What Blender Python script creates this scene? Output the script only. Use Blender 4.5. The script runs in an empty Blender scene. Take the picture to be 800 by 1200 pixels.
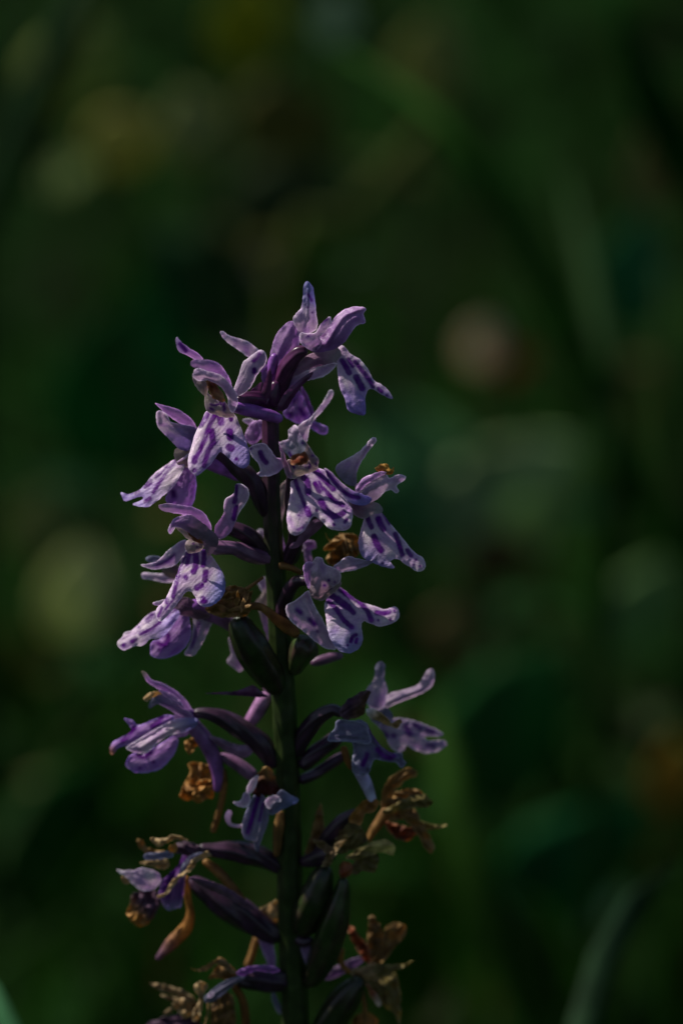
import bpy, bmesh, math, random
import numpy as np
from mathutils import Vector, Matrix, geometry
random.seed(7); RNG = np.random.RandomState(7)
sc = bpy.context.scene
COL = sc.collection
# ------------------------------------------------------------------ camera
S = 0.00012            # metres per photograph pixel in the focal plane
PITCH = math.radians(12.0); DIST = 0.40; CZ = 0.30
CAM = np.array([0.0, -DIST*math.cos(PITCH), CZ + DIST*math.sin(PITCH)])
FW = np.array([0.0, math.cos(PITCH), -math.sin(PITCH)])
RT = np.array([1.0, 0.0, 0.0]); UP = np.array([0.0, math.sin(PITCH), math.cos(PITCH)])
cam_d = bpy.data.cameras.new('camera'); cam = bpy.data.objects.new('camera', cam_d); COL.objects.link(cam)
cam.location = CAM; cam.rotation_euler = (math.pi/2 - PITCH, 0, 0)
cam_d.sensor_fit = 'VERTICAL'; cam_d.sensor_height = 36; cam_d.sensor_width = 24; cam_d.lens = 100
cam_d.clip_start = 0.01; cam_d.clip_end = 1000
cam_d.dof.use_dof = True; cam_d.dof.focus_distance = DIST - 0.008; cam_d.dof.aperture_fstop = 8.2
cam_d.dof.aperture_blades = 9
sc.camera = cam
# ------------------------------------------------------------------ light
SUN_EL, SUN_AZ = math.radians(54), math.radians(-78)     # azimuth from +Y (away from the camera) towards +X
w = bpy.data.worlds.new('World'); sc.world = w; w.use_nodes = True
nt = w.node_tree; sky = nt.nodes.new('ShaderNodeTexSky'); sky.sky_type = 'NISHITA'; sky.sun_disc = False
sky.sun_elevation = SUN_EL; sky.sun_rotation = SUN_AZ
bg = nt.nodes['Background']; bg.inputs['Strength'].default_value = 0.055
nt.links.new(sky.outputs[0], bg.inputs[0])
sd = bpy.data.lights.new('sun', 'SUN'); sun = bpy.data.objects.new('sun', sd); COL.objects.link(sun)
sd.energy = 5.0; sd.angle = math.radians(0.6); sd.color = (1.0, 0.96, 0.88)
sv = Vector((math.sin(SUN_AZ)*math.cos(SUN_EL), math.cos(SUN_AZ)*math.cos(SUN_EL), math.sin(SUN_EL)))
sun.rotation_euler = sv.to_track_quat('Z', 'Y').to_euler(); sun.location = (-1, 1, 3)
sc.view_settings.view_transform = 'Standard'; sc.view_settings.look = 'None'
sc.view_settings.exposure = 0.38; sc.view_settings.gamma = 1.0
sc.cycles.max_bounces = 8; sc.cycles.transmission_bounces = 6

# ------------------------------------------------------------------ helpers
def at(px, py, dep):
    """photograph pixel + depth (pixels behind the stem) -> world points"""
    px = np.asarray(px, float); py = np.asarray(py, float); dep = np.asarray(dep, float) + 0*px
    d = FW[None, :] + RT[None, :]*((px-400)/800*0.24)[:, None] + UP[None, :]*((600-py)/800*0.24)[:, None]
    t = (dep*S - CAM[1]) / d[:, 1]
    return CAM[None, :] + d*t[:, None]
def at1(px, py, y):
    return at(np.array([px]), np.array([py]), np.array([y/S]))[0]

def waves(seed, n=6):
    r = np.random.RandomState(seed); a = r.rand(n)*math.tau; k = 0.6 + r.rand(n)*1.2; p = r.rand(n)*math.tau
    def f(x, y, s):
        x = np.asarray(x)/s; y = np.asarray(y)/s
        xx = x + 0.5*np.sin(y*0.9 + p[0]); yy = y + 0.5*np.sin(x*1.1 + p[1])
        return sum(np.sin(k[i]*(xx*math.cos(a[i]) + yy*math.sin(a[i]))*math.tau/2 + p[i]) for i in range(n))/n*1.6
    return f

def new_mat(name, kind):
    m = bpy.data.materials.new(name); m.use_nodes = True; t = m.node_tree; N = t.nodes; L = t.links
    out = N['Material Output']; P = N['Principled BSDF']
    at_ = N.new('ShaderNodeAttribute'); at_.attribute_name = 'pigment'
    co = N.new('ShaderNodeTexCoord')
    n1 = N.new('ShaderNodeTexNoise'); n1.inputs['Scale'].default_value = {'petal': 2400, 'flesh': 700, 'dry': 900, 'leaf': 90}[kind]
    n1.inputs['Detail'].default_value = 5; L.new(co.outputs['Object'], n1.inputs['Vector'])
    mr = N.new('ShaderNodeMapRange'); mr.inputs[1].default_value = 0.3; mr.inputs[2].default_value = 0.7
    lo = {'petal': 0.90, 'flesh': 0.60, 'dry': 0.60, 'leaf': 0.7}[kind]
    mr.inputs[3].default_value = lo; mr.inputs[4].default_value = 2 - lo - (0.02 if kind == 'petal' else 0)
    L.new(n1.outputs[0], mr.inputs[0])
    vm = N.new('ShaderNodeVectorMath'); vm.operation = 'SCALE'
    L.new(at_.outputs['Color'], vm.inputs[0]); L.new(mr.outputs[0], vm.inputs['Scale'])
    L.new(vm.outputs[0], P.inputs['Base Color'])
    bp = N.new('ShaderNodeBump'); n2 = N.new('ShaderNodeTexNoise') if kind != 'petal' else N.new('ShaderNodeTexVoronoi')
    n2.inputs['Scale'].default_value = {'petal': 5200, 'flesh': 2500, 'dry': 1500, 'leaf': 200}[kind]
    L.new(co.outputs['Object'], n2.inputs['Vector']); L.new(n2.outputs[0], bp.inputs['Height'])
    bp.inputs['Distance'].default_value = {'petal': 0.00006, 'flesh': 0.00003, 'dry': 0.00007, 'leaf': 0.0005}[kind]
    bp.inputs['Strength'].default_value = 0.6
    L.new(bp.outputs[0], P.inputs['Normal'])
    P.inputs['Roughness'].default_value = {'petal': 0.36, 'flesh': 0.33, 'dry': 0.6, 'leaf': 0.7}[kind]
    P.inputs['Specular IOR Level'].default_value = {'petal': 0.32, 'flesh': 0.35, 'dry': 0.25, 'leaf': 0.08}[kind]
    tr = {'petal': 0.58, 'flesh': 0.0, 'dry': 0.45, 'leaf': 0.4}[kind]
    if tr:
        T = N.new('ShaderNodeBsdfTranslucent'); L.new(vm.outputs[0], T.inputs['Color']); L.new(bp.outputs[0], T.inputs['Normal'])
        mx = N.new('ShaderNodeMixShader'); mx.inputs[0].default_value = tr
        L.new(P.outputs[0], mx.inputs[1]); L.new(T.outputs[0], mx.inputs[2]); L.new(mx.outputs[0], out.inputs['Surface'])
    return m
MAT = {k: new_mat(n, k) for k, n in (('petal', 'petal_tissue'), ('flesh', 'fleshy_green_tissue'), ('dry', 'withered_tissue'), ('leaf', 'background_leaf'))}

#            material, main, second (blotches / streaks), edge
STY = {
 'lip':    ('petal', (.82,.70,.75), (.60,.36,.66), (.86,.68,.84)),
 'lip2':   ('petal', (.60,.36,.68), (.42,.17,.56), (.50,.36,.72)),
 'lilac':  ('petal', (.60,.38,.64), (.44,.22,.54), (.78,.60,.80)),
 'pale':   ('petal', (.74,.60,.71), (.56,.38,.62), (.84,.72,.80)),
 'greyp':  ('petal', (.28,.27,.38), (.17,.15,.26), (.42,.42,.54)),
 'cream':  ('petal', (.58,.48,.42), (.40,.26,.34), (.62,.52,.54)),
 'pink':   ('petal', (.46,.27,.38), (.30,.14,.28), (.54,.40,.50)),
 'purple': ('petal', (.34,.15,.44), (.22,.07,.31), (.44,.26,.54)),
 'spur':   ('flesh', (.22,.075,.32), (.13,.035,.20), (.22,.075,.32)),
 'mauve':  ('flesh', (.16,.08,.15), (.10,.04,.09), (.16,.08,.15)),
 'dark':   ('flesh', (.034,.013,.030), (.018,.009,.015), (.05,.02,.06)),
 'maroon': ('flesh', (.07,.014,.06), (.04,.008,.03), (.08,.02,.08)),
 'pod':    ('flesh', (.015,.026,.006), (.022,.013,.010), (.03,.04,.012)),
 'stem':   ('flesh', (.020,.032,.008), (.034,.014,.016), (.02,.03,.01)),
 'brown':  ('dry', (.32,.175,.055), (.15,.065,.022), (.44,.28,.11)),
 'tan':    ('dry', (.48,.32,.15), (.26,.14,.055), (.60,.45,.25)),
 'orange': ('dry', (.42,.20,.045), (.20,.08,.02), (.50,.27,.08)),
 'olive':  ('dry', (.18,.14,.045), (.09,.055,.02), (.28,.22,.08)),
 'rust':   ('dry', (.28,.06,.018), (.10,.018,.008), (.50,.26,.14)),
 'dmauve': ('dry', (.12,.06,.10), (.05,.018,.04), (.20,.14,.18)),
}
SPOT = np.array((.12, .001, .225))

def pp(s):
    return np.array([[float(v) for v in q.split(',')] for q in s.split()])
def catmull(P, closed=True, step=2.0):
    n = len(P); out = []
    rng = range(n) if closed else range(n-1)
    for i in rng:
        if closed: a, b, c, d = P[(i-1) % n], P[i], P[(i+1) % n], P[(i+2) % n]
        else: a, b, c, d = P[max(i-1, 0)], P[i], P[i+1], P[min(i+2, n-1)]
        k = max(1, int(round(np.hypot(*(c-b)[:2])/step)))
        for j in range(k):
            t = j/k
            out.append(0.5*((2*b) + (c-a)*t + (2*a-5*b+4*c-d)*t*t + (3*b-a-3*c+d)*t**3))
    if not closed: out.append(P[-1])
    return np.array(out)
def seg_dist(X, A, B):
    """distance of points X to segments A[i]-B[i] -> (n, m)"""
    d = B-A; L2 = np.maximum((d**2).sum(1), 1e-9)
    r = X[:, None, :] - A[None]; t = np.clip((r*d[None]).sum(2)/L2[None], 0, 1)
    return np.sqrt(((r - t[..., None]*d[None])**2).sum(2))
def pigment(me, C):
    a = me.color_attributes.new('pigment', 'FLOAT_COLOR', 'POINT')
    a.data.foreach_set('color', np.concatenate([np.clip(C, 0, 1), np.ones((len(C), 1))], 1).astype(np.float32).ravel())
def link(name, me, mat, parent, rim=False):
    o = bpy.data.objects.new(name, me); COL.objects.link(o); me.materials.append(mat)
    if parent is not None: o.parent = parent
    me.polygons.foreach_set('use_smooth', [True]*len(me.polygons))
    if rim:      # crisp rim where the thickness turns the edge
        n = {}
        for p in me.polygons:
            for k in p.edge_keys: n[k] = n.get(k, 0) + 1
        a = me.attributes.get('sharp_edge') or me.attributes.new('sharp_edge', 'BOOLEAN', 'EDGE')
        a.data.foreach_set('value', [n.get(tuple(sorted(e.vertices)), 0) == 1 for e in me.edges])
    return o

CNT = [0]
D0 = [0.0]
def B(parent, name, sty, outline, d=0, g=(0, 0), bul=4, curl=0, wr=0.6, ruf=0.8, spots=(), tip=None, ribs=(), res=None, th=0.5, soft=1.0, label=None, dim=1.0):
    """a thin organ (petal, sepal, lip, bract): outline, own depth, tilt, bulge, ruffled rim, real thickness"""
    CNT[0] += 1; f = waves(CNT[0]); f2 = waves(CNT[0]+500); f3 = waves(CNT[0]+900)
    P = catmull(pp(outline), True, 2.0)
    nb = len(P); A_, B_ = P, np.roll(P, -1, 0)
    # small natural unevenness of the rim
    dry = STY[sty][0] == 'dry'
    P = P + np.stack([f(P[:, 0], P[:, 1], 7), f2(P[:, 0], P[:, 1], 7)], 1)*(0.9 if dry else 0.35)
    if not dry: P = P + np.stack([f3(P[:, 0], P[:, 1], 3.2), f2(P[:, 0], P[:, 1], 3.2)], 1)*0.28
    if dry: P = P + np.stack([f3(P[:, 0], P[:, 1], 2.6), f(P[:, 0], P[:, 1], 2.6)], 1)*0.4
    A_, B_ = P, np.roll(P, -1, 0)
    s = res or (1.25 if len(spots) else (1.5 if dry else 1.8))
    lo, hi = P.min(0), P.max(0)
    gy = np.arange(lo[1], hi[1], s*0.87); gx = np.arange(lo[0], hi[0], s)
    X = np.array([(x + (0.5*s if j % 2 else 0), y) for j, y in enumerate(gy) for x in gx])
    # inside test
    x, y = X[:, 0][:, None], X[:, 1][:, None]
    c = ((A_[:, 1][None] > y) != (B_[:, 1][None] > y)) & (x < (B_[:, 0]-A_[:, 0])[None]*(y-A_[:, 1][None])/((B_[:, 1]-A_[:, 1])[None]+1e-9) + A_[:, 0][None])
    ins = c.sum(1) % 2 == 1
    X = X[ins]; e = seg_dist(X, A_, B_).min(1); X = X[e > 0.55*s]
    V = np.concatenate([P, X])
    vs, es, fs, *_ = geometry.delaunay_2d_cdt([Vector(v) for v in V], [], [list(range(nb))], 1, 1e-5)
    V = np.array([(v.x, v.y) for v in vs])
    e = seg_dist(V, A_, B_).min(1); R = max(e.max(), 1e-3)
    cen = P.mean(0); q = V-cen
    u_, s_, vt = np.linalg.svd(P-cen, full_matrices=False); ax = vt[0]; al = q@ax; ac = q@vt[1]
    en = np.clip(e/R, 0, 1)
    if STY[sty][0] == 'petal': wr *= 0.5
    dep = D0[0] + d + g[0]*q[:, 0] + g[1]*q[:, 1] - 0.6*bul*(0.55*en*en*(3-2*en) + 0.45*(1-(1-en)**2)) + wr*f(al, ac, 14)*1.2 + 0.35*wr*f2(al, ac*2.5, 9)
    dep = dep + (0.12*np.sin(ac*1.5 + 2.2*f(al, ac, 16)) + 0.10*f3(al, ac*3, 5.5))*np.clip(e/3, 0, 1)
    dep = dep + ruf*(1-en)**3*(f2(V[:, 0], V[:, 1], 9)*1.4 + f(V[:, 0], V[:, 1], 4.5)*0.8) + curl*np.clip(1-e/4.5, 0, 1)**2
    for rl, h, wd in ribs:
        L = catmull(pp(rl), False, 2); dd = seg_dist(V, L[:-1], L[1:]).min(1); dep = dep - h*np.exp(-(dd/wd)**2)
    mk, c0, c1, c2 = STY[sty]; c0, c1, c2 = map(np.array, (c0, c1, c2))
    if mk == 'dry': dep = dep + 4.0*np.abs(f3(V[:, 0], V[:, 1], 13)) + 1.7*np.abs(f2(al/4, ac, 6)) - 2
    k = np.clip(0.35 + 0.45*f3(al/2.2, ac, 7) + 0.25*f(V[:, 0], V[:, 1], 16), 0, 1)[:, None]
    C = c0*(1-k) + c1*k
    ke = (np.clip(1-e/2.6, 0, 1)**1.3*0.7)[:, None]; C = C*(1-ke) + c2*ke
    if mk == 'petal': C = C*(1 + 0.35*np.clip(1-e/1.1, 0, 1))[:, None]  # thin bright rim painted into the colour, standing in for rim light
    if mk == 'petal':      # faint veins running lengthwise through the tissue
        vn = (np.clip(np.sin(ac*1.25 + 1.5*f(al, ac, 22) + 0.6*f2(al, ac, 9)), 0, 1)**6*0.20*np.clip(e/2, 0, 1))[:, None]
        C = C*(1-vn) + np.array((.30, .10, .46))*vn
    if tip is not None:
        col, x0, y0, x1, y1 = tip; dv = np.array([x1-x0, y1-y0]); t = np.clip(((V-[x0, y0])@dv)/(dv@dv), 0, 1)
        t = (t*t*(3-2*t))[:, None]; tc = np.array(STY[col][1]) if isinstance(col, str) else np.array(col)
        C = C*(1-t) + tc*(0.85+0.3*k)*t
    if len(spots):
        wob = f2(V[:, 0], V[:, 1], 3.2)*0.28 + f3(V[:, 0], V[:, 1], 1.6)*0.15 - 0.5
        best = np.full(len(V), 99.0)
        for sp, r in spots:
            L = pp(sp)
            L = catmull(L, False, 2) if len(L) > 1 else np.concatenate([L, L+0.01])
            dd = seg_dist(V, L[:-1], L[1:]).min(1) - r; best = np.minimum(best, dd)
        t = np.clip(0.5 - (best + wob)/(1.6*soft), 0, 1)[:, None]; t = t*(0.93 + 0.07*f(V[:, 0], V[:, 1], 8)[:, None])
        C = C*(1-t) + SPOT*(1.0+0.5*k)*t
        halo = (np.clip(1-(best+wob)/4, 0, 1)*0.16)[:, None]*(1-t); C = C*(1-halo) + np.array((.34, .16, .60))*halo
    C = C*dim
    W = at(V[:, 0], V[:, 1], dep)
    me = bpy.data.meshes.new(name); me.from_pydata(W.tolist(), [], [list(t) for t in fs]); pigment(me, C)
    o = link(name, me, MAT[mk], parent, rim=True)
    m = o.modifiers.new('thickness', 'SOLIDIFY'); m.thickness = th*S; m.offset = 0
    if label: o['label'] = label
    return o

def T(parent, name, sty, pts, ribs=0, twist=0.0, amp=0.08, flat=1.0, tip=None, top=None, label=None, wr=0.05, dim=1.0):
    """a fleshy tube (ovary, spur, stem, pod): x,y,r,d points; ribs = lengthwise ridges"""
    CNT[0] += 1; f = waves(CNT[0]); f3 = waves(CNT[0]+900)
    Q = pp(pts); Q = catmull(Q, False, 2.2); n = len(Q)
    # rounded ends
    ln = np.concatenate([[0], np.cumsum(np.hypot(*(Q[1:, :2]-Q[:-1, :2]).T))])
    cap = lambda s, r: np.sqrt(np.clip(1-(1-np.clip(s/np.maximum(r, .5), 0, 1))**2, 0.02, 1))
    Q[:, 2] *= cap(ln, Q[0, 2]*0.9)*cap(ln[-1]-ln, Q[-1, 2]*0.9)
    C3 = at(Q[:, 0], Q[:, 1], Q[:, 3]); m = 28 if Q[:, 2].max() > 5 else 12
    Tn = np.gradient(C3, axis=0); Tn /= np.linalg.norm(Tn, axis=1)[:, None]
    side = np.cross(Tn, FW); side /= np.linalg.norm(side, axis=1)[:, None]; nrm = np.cross(side, Tn)
    th_ = np.arange(m)/m*math.tau; V = []; C = []
    mk, c0, c1, c2 = STY[sty]; c0, c1, c2 = map(np.array, (c0, c1, c2))
    for i in range(n):
        a = th_; rr = Q[i, 2]*S*(1 + (amp*np.cos(ribs*(a + twist*ln[i]/20)) if ribs else 0) + wr*f(np.cos(a)*5, np.full(m, ln[i]*.45), 9))
        V.append(C3[i] + (side[i][None]*np.cos(a)[:, None] + nrm[i][None]*np.sin(a)[:, None]*flat)*rr[:, None])
        k = np.clip(0.4 + 0.5*f3(np.full(m, ln[i])/3, a*5, 7) + (0.3*np.cos(ribs*(a+twist*ln[i]/20)) if ribs else 0), 0, 1)[:, None]
        cc = c0*(1-k) + c1*k
        if tip is not None:
            t = min(1, max(0, (ln[i]/ln[-1]-tip[1])/(tip[2]-tip[1]))); cc = cc*(1-t) + np.array(STY[tip[0]][1])*(0.8+0.4*k)*t
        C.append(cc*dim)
    F = [(i*m+j, i*m+(j+1) % m, (i+1)*m+(j+1) % m, (i+1)*m+j) for i in range(n-1) for j in range(m)]
    F += [tuple(range(m))[::-1], tuple((n-1)*m + j for j in range(m))]
    me = bpy.data.meshes.new(name); me.from_pydata(np.concatenate(V).tolist(), [], F); pigment(me, np.concatenate(C))
    o = link(name, me, MAT[mk], parent)
    if label: o['label'] = label
    return o

def empty(name, loc, label, cat, group=None):
    o = bpy.data.objects.new(name, None); COL.objects.link(o); o.location = loc; o.empty_display_size = 0.01
    o['label'] = label; o['category'] = cat
    if group: o['group'] = group
    return o
def clump(parent, name, sty, cx, cy, rx, ry, d, n=6, L=12, seed=1, dim=1.0):
    """crumpled shreds of a dead flower: several small folded pieces"""
    r = random.Random(seed)
    for i in range(n):
        a = r.uniform(0, math.tau); x = cx + rx*r.uniform(.1, .8)*math.cos(a); y = cy + ry*r.uniform(.1, .8)*math.sin(a)
        b = r.uniform(0, math.tau); l = L*r.uniform(.6, 1.2); wd = l*r.uniform(.12, .30); k = r.uniform(-.5, .5)*l
        c, s = math.cos(b), math.sin(b)
        q = [(-l, 0), (-l*.4, wd), (l*.4, wd*.8), (l, k*.4), (l*.5, -wd*.7), (-l*.3, -wd)]
        B(parent, name, sty, ' '.join('%.1f,%.1f' % (x+u*c-v*s, y+u*s+v*c) for u, v in q), d=d+r.uniform(-10, 8), g=(r.uniform(-1, 1), r.uniform(-1, 1)),
          bul=r.uniform(-3, 4), wr=2.2, ruf=2.5, curl=r.uniform(-3, 3), dim=dim)

# ------------------------------------------------------------------ ground
def ground_z(x, y):
    t = np.clip((np.asarray(y, float)-0.75)/2.2, 0, 1); far = np.clip((y-2.95)/60, 0, 1)
    return 1.25*t*t*(3-2*t) + 2.0*far + 0.012*np.sin(x*9+y*5)*np.clip(np.abs(y)+.2, 0, 1) + 0.02*np.sin(x*3.1-y*2.3)
def make_ground():
    a = np.concatenate([-np.geomspace(400, 3, 14), np.linspace(-2.6, 2.6, 90), np.geomspace(3, 400, 14)])
    xs, ys = np.meshgrid(a, a + 0.6); n = len(a); z = ground_z(xs, ys)
    z = z + 0.004*np.sin(xs*57+np.sin(ys*41)*2)*np.sin(ys*63)
    me = bpy.data.meshes.new('ground'); me.from_pydata(np.stack([xs, ys, z], -1).reshape(-1, 3).tolist(), [], [(j*n+i, j*n+i+1, (j+1)*n+i+1, (j+1)*n+i) for j in range(n-1) for i in range(n-1)])
    m = bpy.data.materials.new('forest_soil'); m.use_nodes = True; N = m.node_tree.nodes; L = m.node_tree.links; P = N['Principled BSDF']
    co = N.new('ShaderNodeTexCoord'); n1 = N.new('ShaderNodeTexNoise'); n1.inputs['Scale'].default_value = 14; n1.inputs['Detail'].default_value = 8
    cr = N.new('ShaderNodeValToRGB'); cr.color_ramp.elements[0].position = .35; cr.color_ramp.elements[1].position = .68
    cr.color_ramp.elements[0].color = (.003, .008, .001, 1); cr.color_ramp.elements[1].color = (.004, .022, .002, 1)
    L.new(co.outputs['Object'], n1.inputs['Vector']); L.new(n1.outputs[0], cr.inputs[0]); L.new(cr.outputs[0], P.inputs['Base Color'])
    n2 = N.new('ShaderNodeTexNoise'); n2.inputs['Scale'].default_value = 120; bp = N.new('ShaderNodeBump'); bp.inputs['Distance'].default_value = .01
    L.new(co.outputs['Object'], n2.inputs['Vector']); L.new(n2.outputs[0], bp.inputs['Height']); L.new(bp.outputs[0], P.inputs['Normal']); P.inputs['Roughness'].default_value = 1; P.inputs['Specular IOR Level'].default_value = 0.05
    o = link('ground', me, m, None); o['kind'] = 'structure'
make_ground()

# ------------------------------------------------------------------ the orchid
plant = empty('orchid_plant', (0, 0, 0), 'spotted orchid spike with pale purple flowers and withered brown lower blooms', 'orchid')
# stem : from the tip of the spike down to the soil
foot = at(np.array([352.0]), np.array([1200.0]), np.array([0.0]))[0]
T(plant, 'stem', 'maroon', '318,446,6,0 316,470,9,0 317,520,10,0 318,600,10.5,0 324,700,12,0 331,800,14,0 336,900,14.5,0 338,1000,15,0 341,1100,16,0 345,1200,16.5,0 352,1500,19,0 357,2000,22,0 360,2700,25,0 362,3600,28,0', ribs=7, amp=.06, wr=.03, tip=('stem', .005, .07))

def flower(d0, sty, outline, label=None, name='flower', **k):
    D0[0] = d0
    return B(plant, name, sty, outline, label=label, **k)

# -- A : upper left, facing the camera
D0[0] = -45
A = flower(-45, 'cream', '241,458 246,462 254,468 262,470 270,478 275,488 262,489 252,486 243,482 240,472', bul=5, spots=[('247,474 252,475 256,474', .9), ('262,473 263,480', 1.2), ('246,478 250,480', .8), ('258,470 259,474', .8)], label='fresh flower with boldly striped lip at the upper left of the spike')
B(A, 'lip', 'lip', '242,482 236,494 229,508 224,525 220.5,540 222,550 229,557 236,554 248,543 257,530 262,532 270,539 278,546 286,549 292,543 292,530 288,516 281,498 275,486 262,482 250,480', d=-12, g=(.15, -.8), bul=5, curl=3, res=1.15,
  ribs=[('256,486 257,505 258,530', -1.5, 6)], tip=((.50, .38, .76), 258, 500, 292, 540),
  spots=[('243,486 235,499', 2.6), ('253,485 245,500 240,515 234,528 229,538', 2.5), ('228,537 228,541', 3.2), ('228,551', 2.6), ('258,489 259,495', 3.8), ('269,483 271,492', 2.2), ('248,505 250,519', 3.3), ('250,518 244,530 239,546', 2.6), ('269,506 270,513', 3.8), ('268,524 271,525', 4), ('277,538', 2)])
B(A, 'dorsal_sepal', 'lilac', '223,426 226,422 238,421 250,423 259,428 266,438 271,449 272,458 264,451 252,441 240,436 226,430', d=-16, g=(.25, .3), bul=6, tip=((.55, .38, .60), 260, 425, 225, 425))
B(A, 'petal', 'pale', '226,441 228,434 233,431.5 244,435 256,438 266,446 274,456 278,464 278,476 272,484 268,476 267,466 261,456 252,449 242,446 232,446', d=-22, g=(.2, .3), bul=5, ribs=[('230,438 246,441 262,452', 1.5, 2)])
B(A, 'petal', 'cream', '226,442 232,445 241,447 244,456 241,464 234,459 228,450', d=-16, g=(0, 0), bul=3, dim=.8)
B(A, 'column', 'rust', '242,446 250,448 257,455 262,464 264,470 257,470 250,466 245,458', d=-26, bul=4, wr=2, ruf=1.5, ribs=[('246,450 256,466', 3, 1.5), ('251,450 259,464', -3, 1.2)], tip=((.42, .22, .12), 248, 450, 262, 468))
B(A, 'lateral_sepal', 'lilac', '206,398 208,395 212,400 222,408 232,414 238,421 230,422 220,417 210,412 207,406', d=-8, g=(.5, .3), bul=2.5, spots=[('211,403 218,411', 1.8)], tip=((.55, .45, .65), 225, 412, 207, 398))
B(A, 'lateral_sepal', 'pale', '275,453 280,440 284,426 290,420 298,414 306,410 312,415 312,425 305,434 299,444 293,455 284,462 276,465 274,458', d=-4, g=(-.5, .3), bul=4, curl=2, spots=[('304,415 301,420 297,423', 2.0), ('298,433 298,436', 2.3)], soft=1.4)
T(A, 'spur', 'spur', '270,476,6,-40 285,479,7.5,-32 305,484,7.5,-25 322,489,6.8,-18 331,492,5,-14', tip=('maroon', 2, 3))
T(A, 'ovary', 'maroon', '274,470,7,-34 290,468,9,-22 306,468,9.5,-8 318,474,8,-2', ribs=6, twist=.5)

# -- B : behind the tip, turned away
Bf = flower(14, 'purple', '306,440 312,428 320,426 330,432 328,446 320,456 312,456', bul=5, label='flower at the tip turned away from the camera')
B(Bf, 'lateral_sepal', 'pale', '258,389 262,388 268,393 278,396 290,400 300,407 306,414 312,426 314,438 306,436 298,424 290,418 282,412 270,404 261,396', d=6, g=(.3, 0), bul=3, tip=('purple', 296, 410, 312, 436))
B(Bf, 'petal', 'lilac', '315,434 317,415 322,396 330,384 340,376 348,380 351,396 349,408 338,416 331,426 323,436 317,442', d=0, g=(-.3, .2), bul=8, ribs=[('320,430 330,405 342,382', 1.5, 3)])
# -- C : top right, facing right
C_ = flower(-4, 'pink', '341,441 348,428 358,418 368,413 384,410 396,408 400,416 392,427 378,429 358,435 343,443', bul=7, tip=((.50, .42, .46), 370, 420, 398, 414), label='topmost flower on the right of the spike, seen from the side')
B(C_, 'dorsal_sepal', 'pale', '343,374 347,367 353,360 355,346 356,334 360,329.5 366,336 369,350 370,366 372,378 370,387 358,392 351,391 346,382', d=2, g=(.2, .2), bul=6, curl=2, spots=[('361,345 365,352', .8), ('360,360', .7), ('366,366', .7)], tip=((.36, .34, .62), 356, 375, 366, 340), ribs=[('358,388 361,360 361,340', 2, 2)])
B(C_, 'petal', 'lilac', '353,398 362,398 376,394 386,380 396,368 408,361 422,359 429,362 426,368 428,378 421,380 414,386 406,398 398,406 386,411 370,413 360,408', d=-14, g=(-.1, -.3), bul=9, ribs=[('425,362 404,370 392,386 382,404', 2.5, 2), ('420,366 404,376 394,390 386,406', -2.5, 1.6)], tip=((.36, .16, .42), 405, 370, 388, 406))
B(C_, 'petal', 'pale', '351,395 353,390 362,391 370,389 376,380 386,371 388,378 382,388 375,395 377,403 369,412 358,407 352,402', d=-22, g=(.1, .2), bul=4, curl=-2, wr=1.2, spots=[('371,383 376,378 383,374', .9), ('361,394', .8)], tip=('lilac', 362, 396, 372, 410))
B(C_, 'lateral_sepal', 'pale', '334,455 342,444 358,435 376,429 394,425 390,433 378,442 360,446 346,450 336,458', d=4, g=(0, .4), bul=3, curl=-2, tip=('lilac', 366, 438, 338, 454))
B(C_, 'lip', 'lip', '397,406 403,406 410,414 422,422 431,433 438,446 446,450 455,458 460,467 452,465 440,458 432,456 428,466 428,485 421,486 408,481 404,468 398,454 396,440 395,424', d=-8, g=(.3, -.5), bul=4, curl=2, res=1.15, tip=((.42, .30, .70), 412, 440, 408, 480),
  spots=[('401,423 405,430 409,437', 2.9), ('408,421 413,429', 2.0), ('416,424 424,434 432,445 437,453', 2.2), ('417,442 421,449 424,455', 3.4), ('443,455 447,459', 1.6), ('453,463', 1.2)])
T(C_, 'ovary', 'maroon', '323,476,7,0 328,455,9,2 337,430,9.5,-4 349,414,8,-10 361,411,5,-12', ribs=6, twist=.5)
# -- bracts of the tip
B(plant, 'bract', 'maroon', '367,436 358,440 345,450 334,460 326,474 328,482 336,478 344,466 354,452 364,442', d=-10, g=(.3, 0), bul=3)
D0[0] = -14
B(plant, 'bract', 'maroon', '304,470 307,456 312,442 317,431 318.5,446 317,462 312,474', bul=3)
B(plant, 'bract', 'maroon', '292,462 300,452 308,448 314,456 312,470 300,474', d=6, bul=3)
T(plant, 'bud', 'maroon', '322,478,8,-6 321,462,8,-8 323,446,4,-8')
T(plant, 'bud', 'spur', '318,440,4,4 320,425,6,6 322,414,3,6')
# -- small flower behind the tip
V_ = flower(42, 'lip2', '332,484 338,472 348,456 354,464 360,478 363,488 352,497 342,493 333,488', bul=4, spots=[('340,486', 2.5), ('352,480 356,486', 2.5), ('345,470', 2)], soft=3, label='blurred flower just behind the tip of the stem')
B(V_, 'lip', 'lip2', '356,486 366,492 376,497 384,501 381,509 370,506 360,498', d=2, bul=2)
B(V_, 'petal', 'purple', '352,452 360,462 366,478 370,492 362,488 356,470', d=4, bul=2)
W_ = flower(30, 'lilac', '287,512 291,500 296,494 302,494 306,508 300,520 292,520', bul=4, label='lilac petals behind the stem under the upper left flower')
B(W_, 'petal', 'pale', '284,492 290,490 298,493 294,498 288,496', bul=1, d=2)
B(W_, 'petal', 'lilac', '298,498 306,492 311,504 306,514 300,512', bul=2, d=4)

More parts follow.
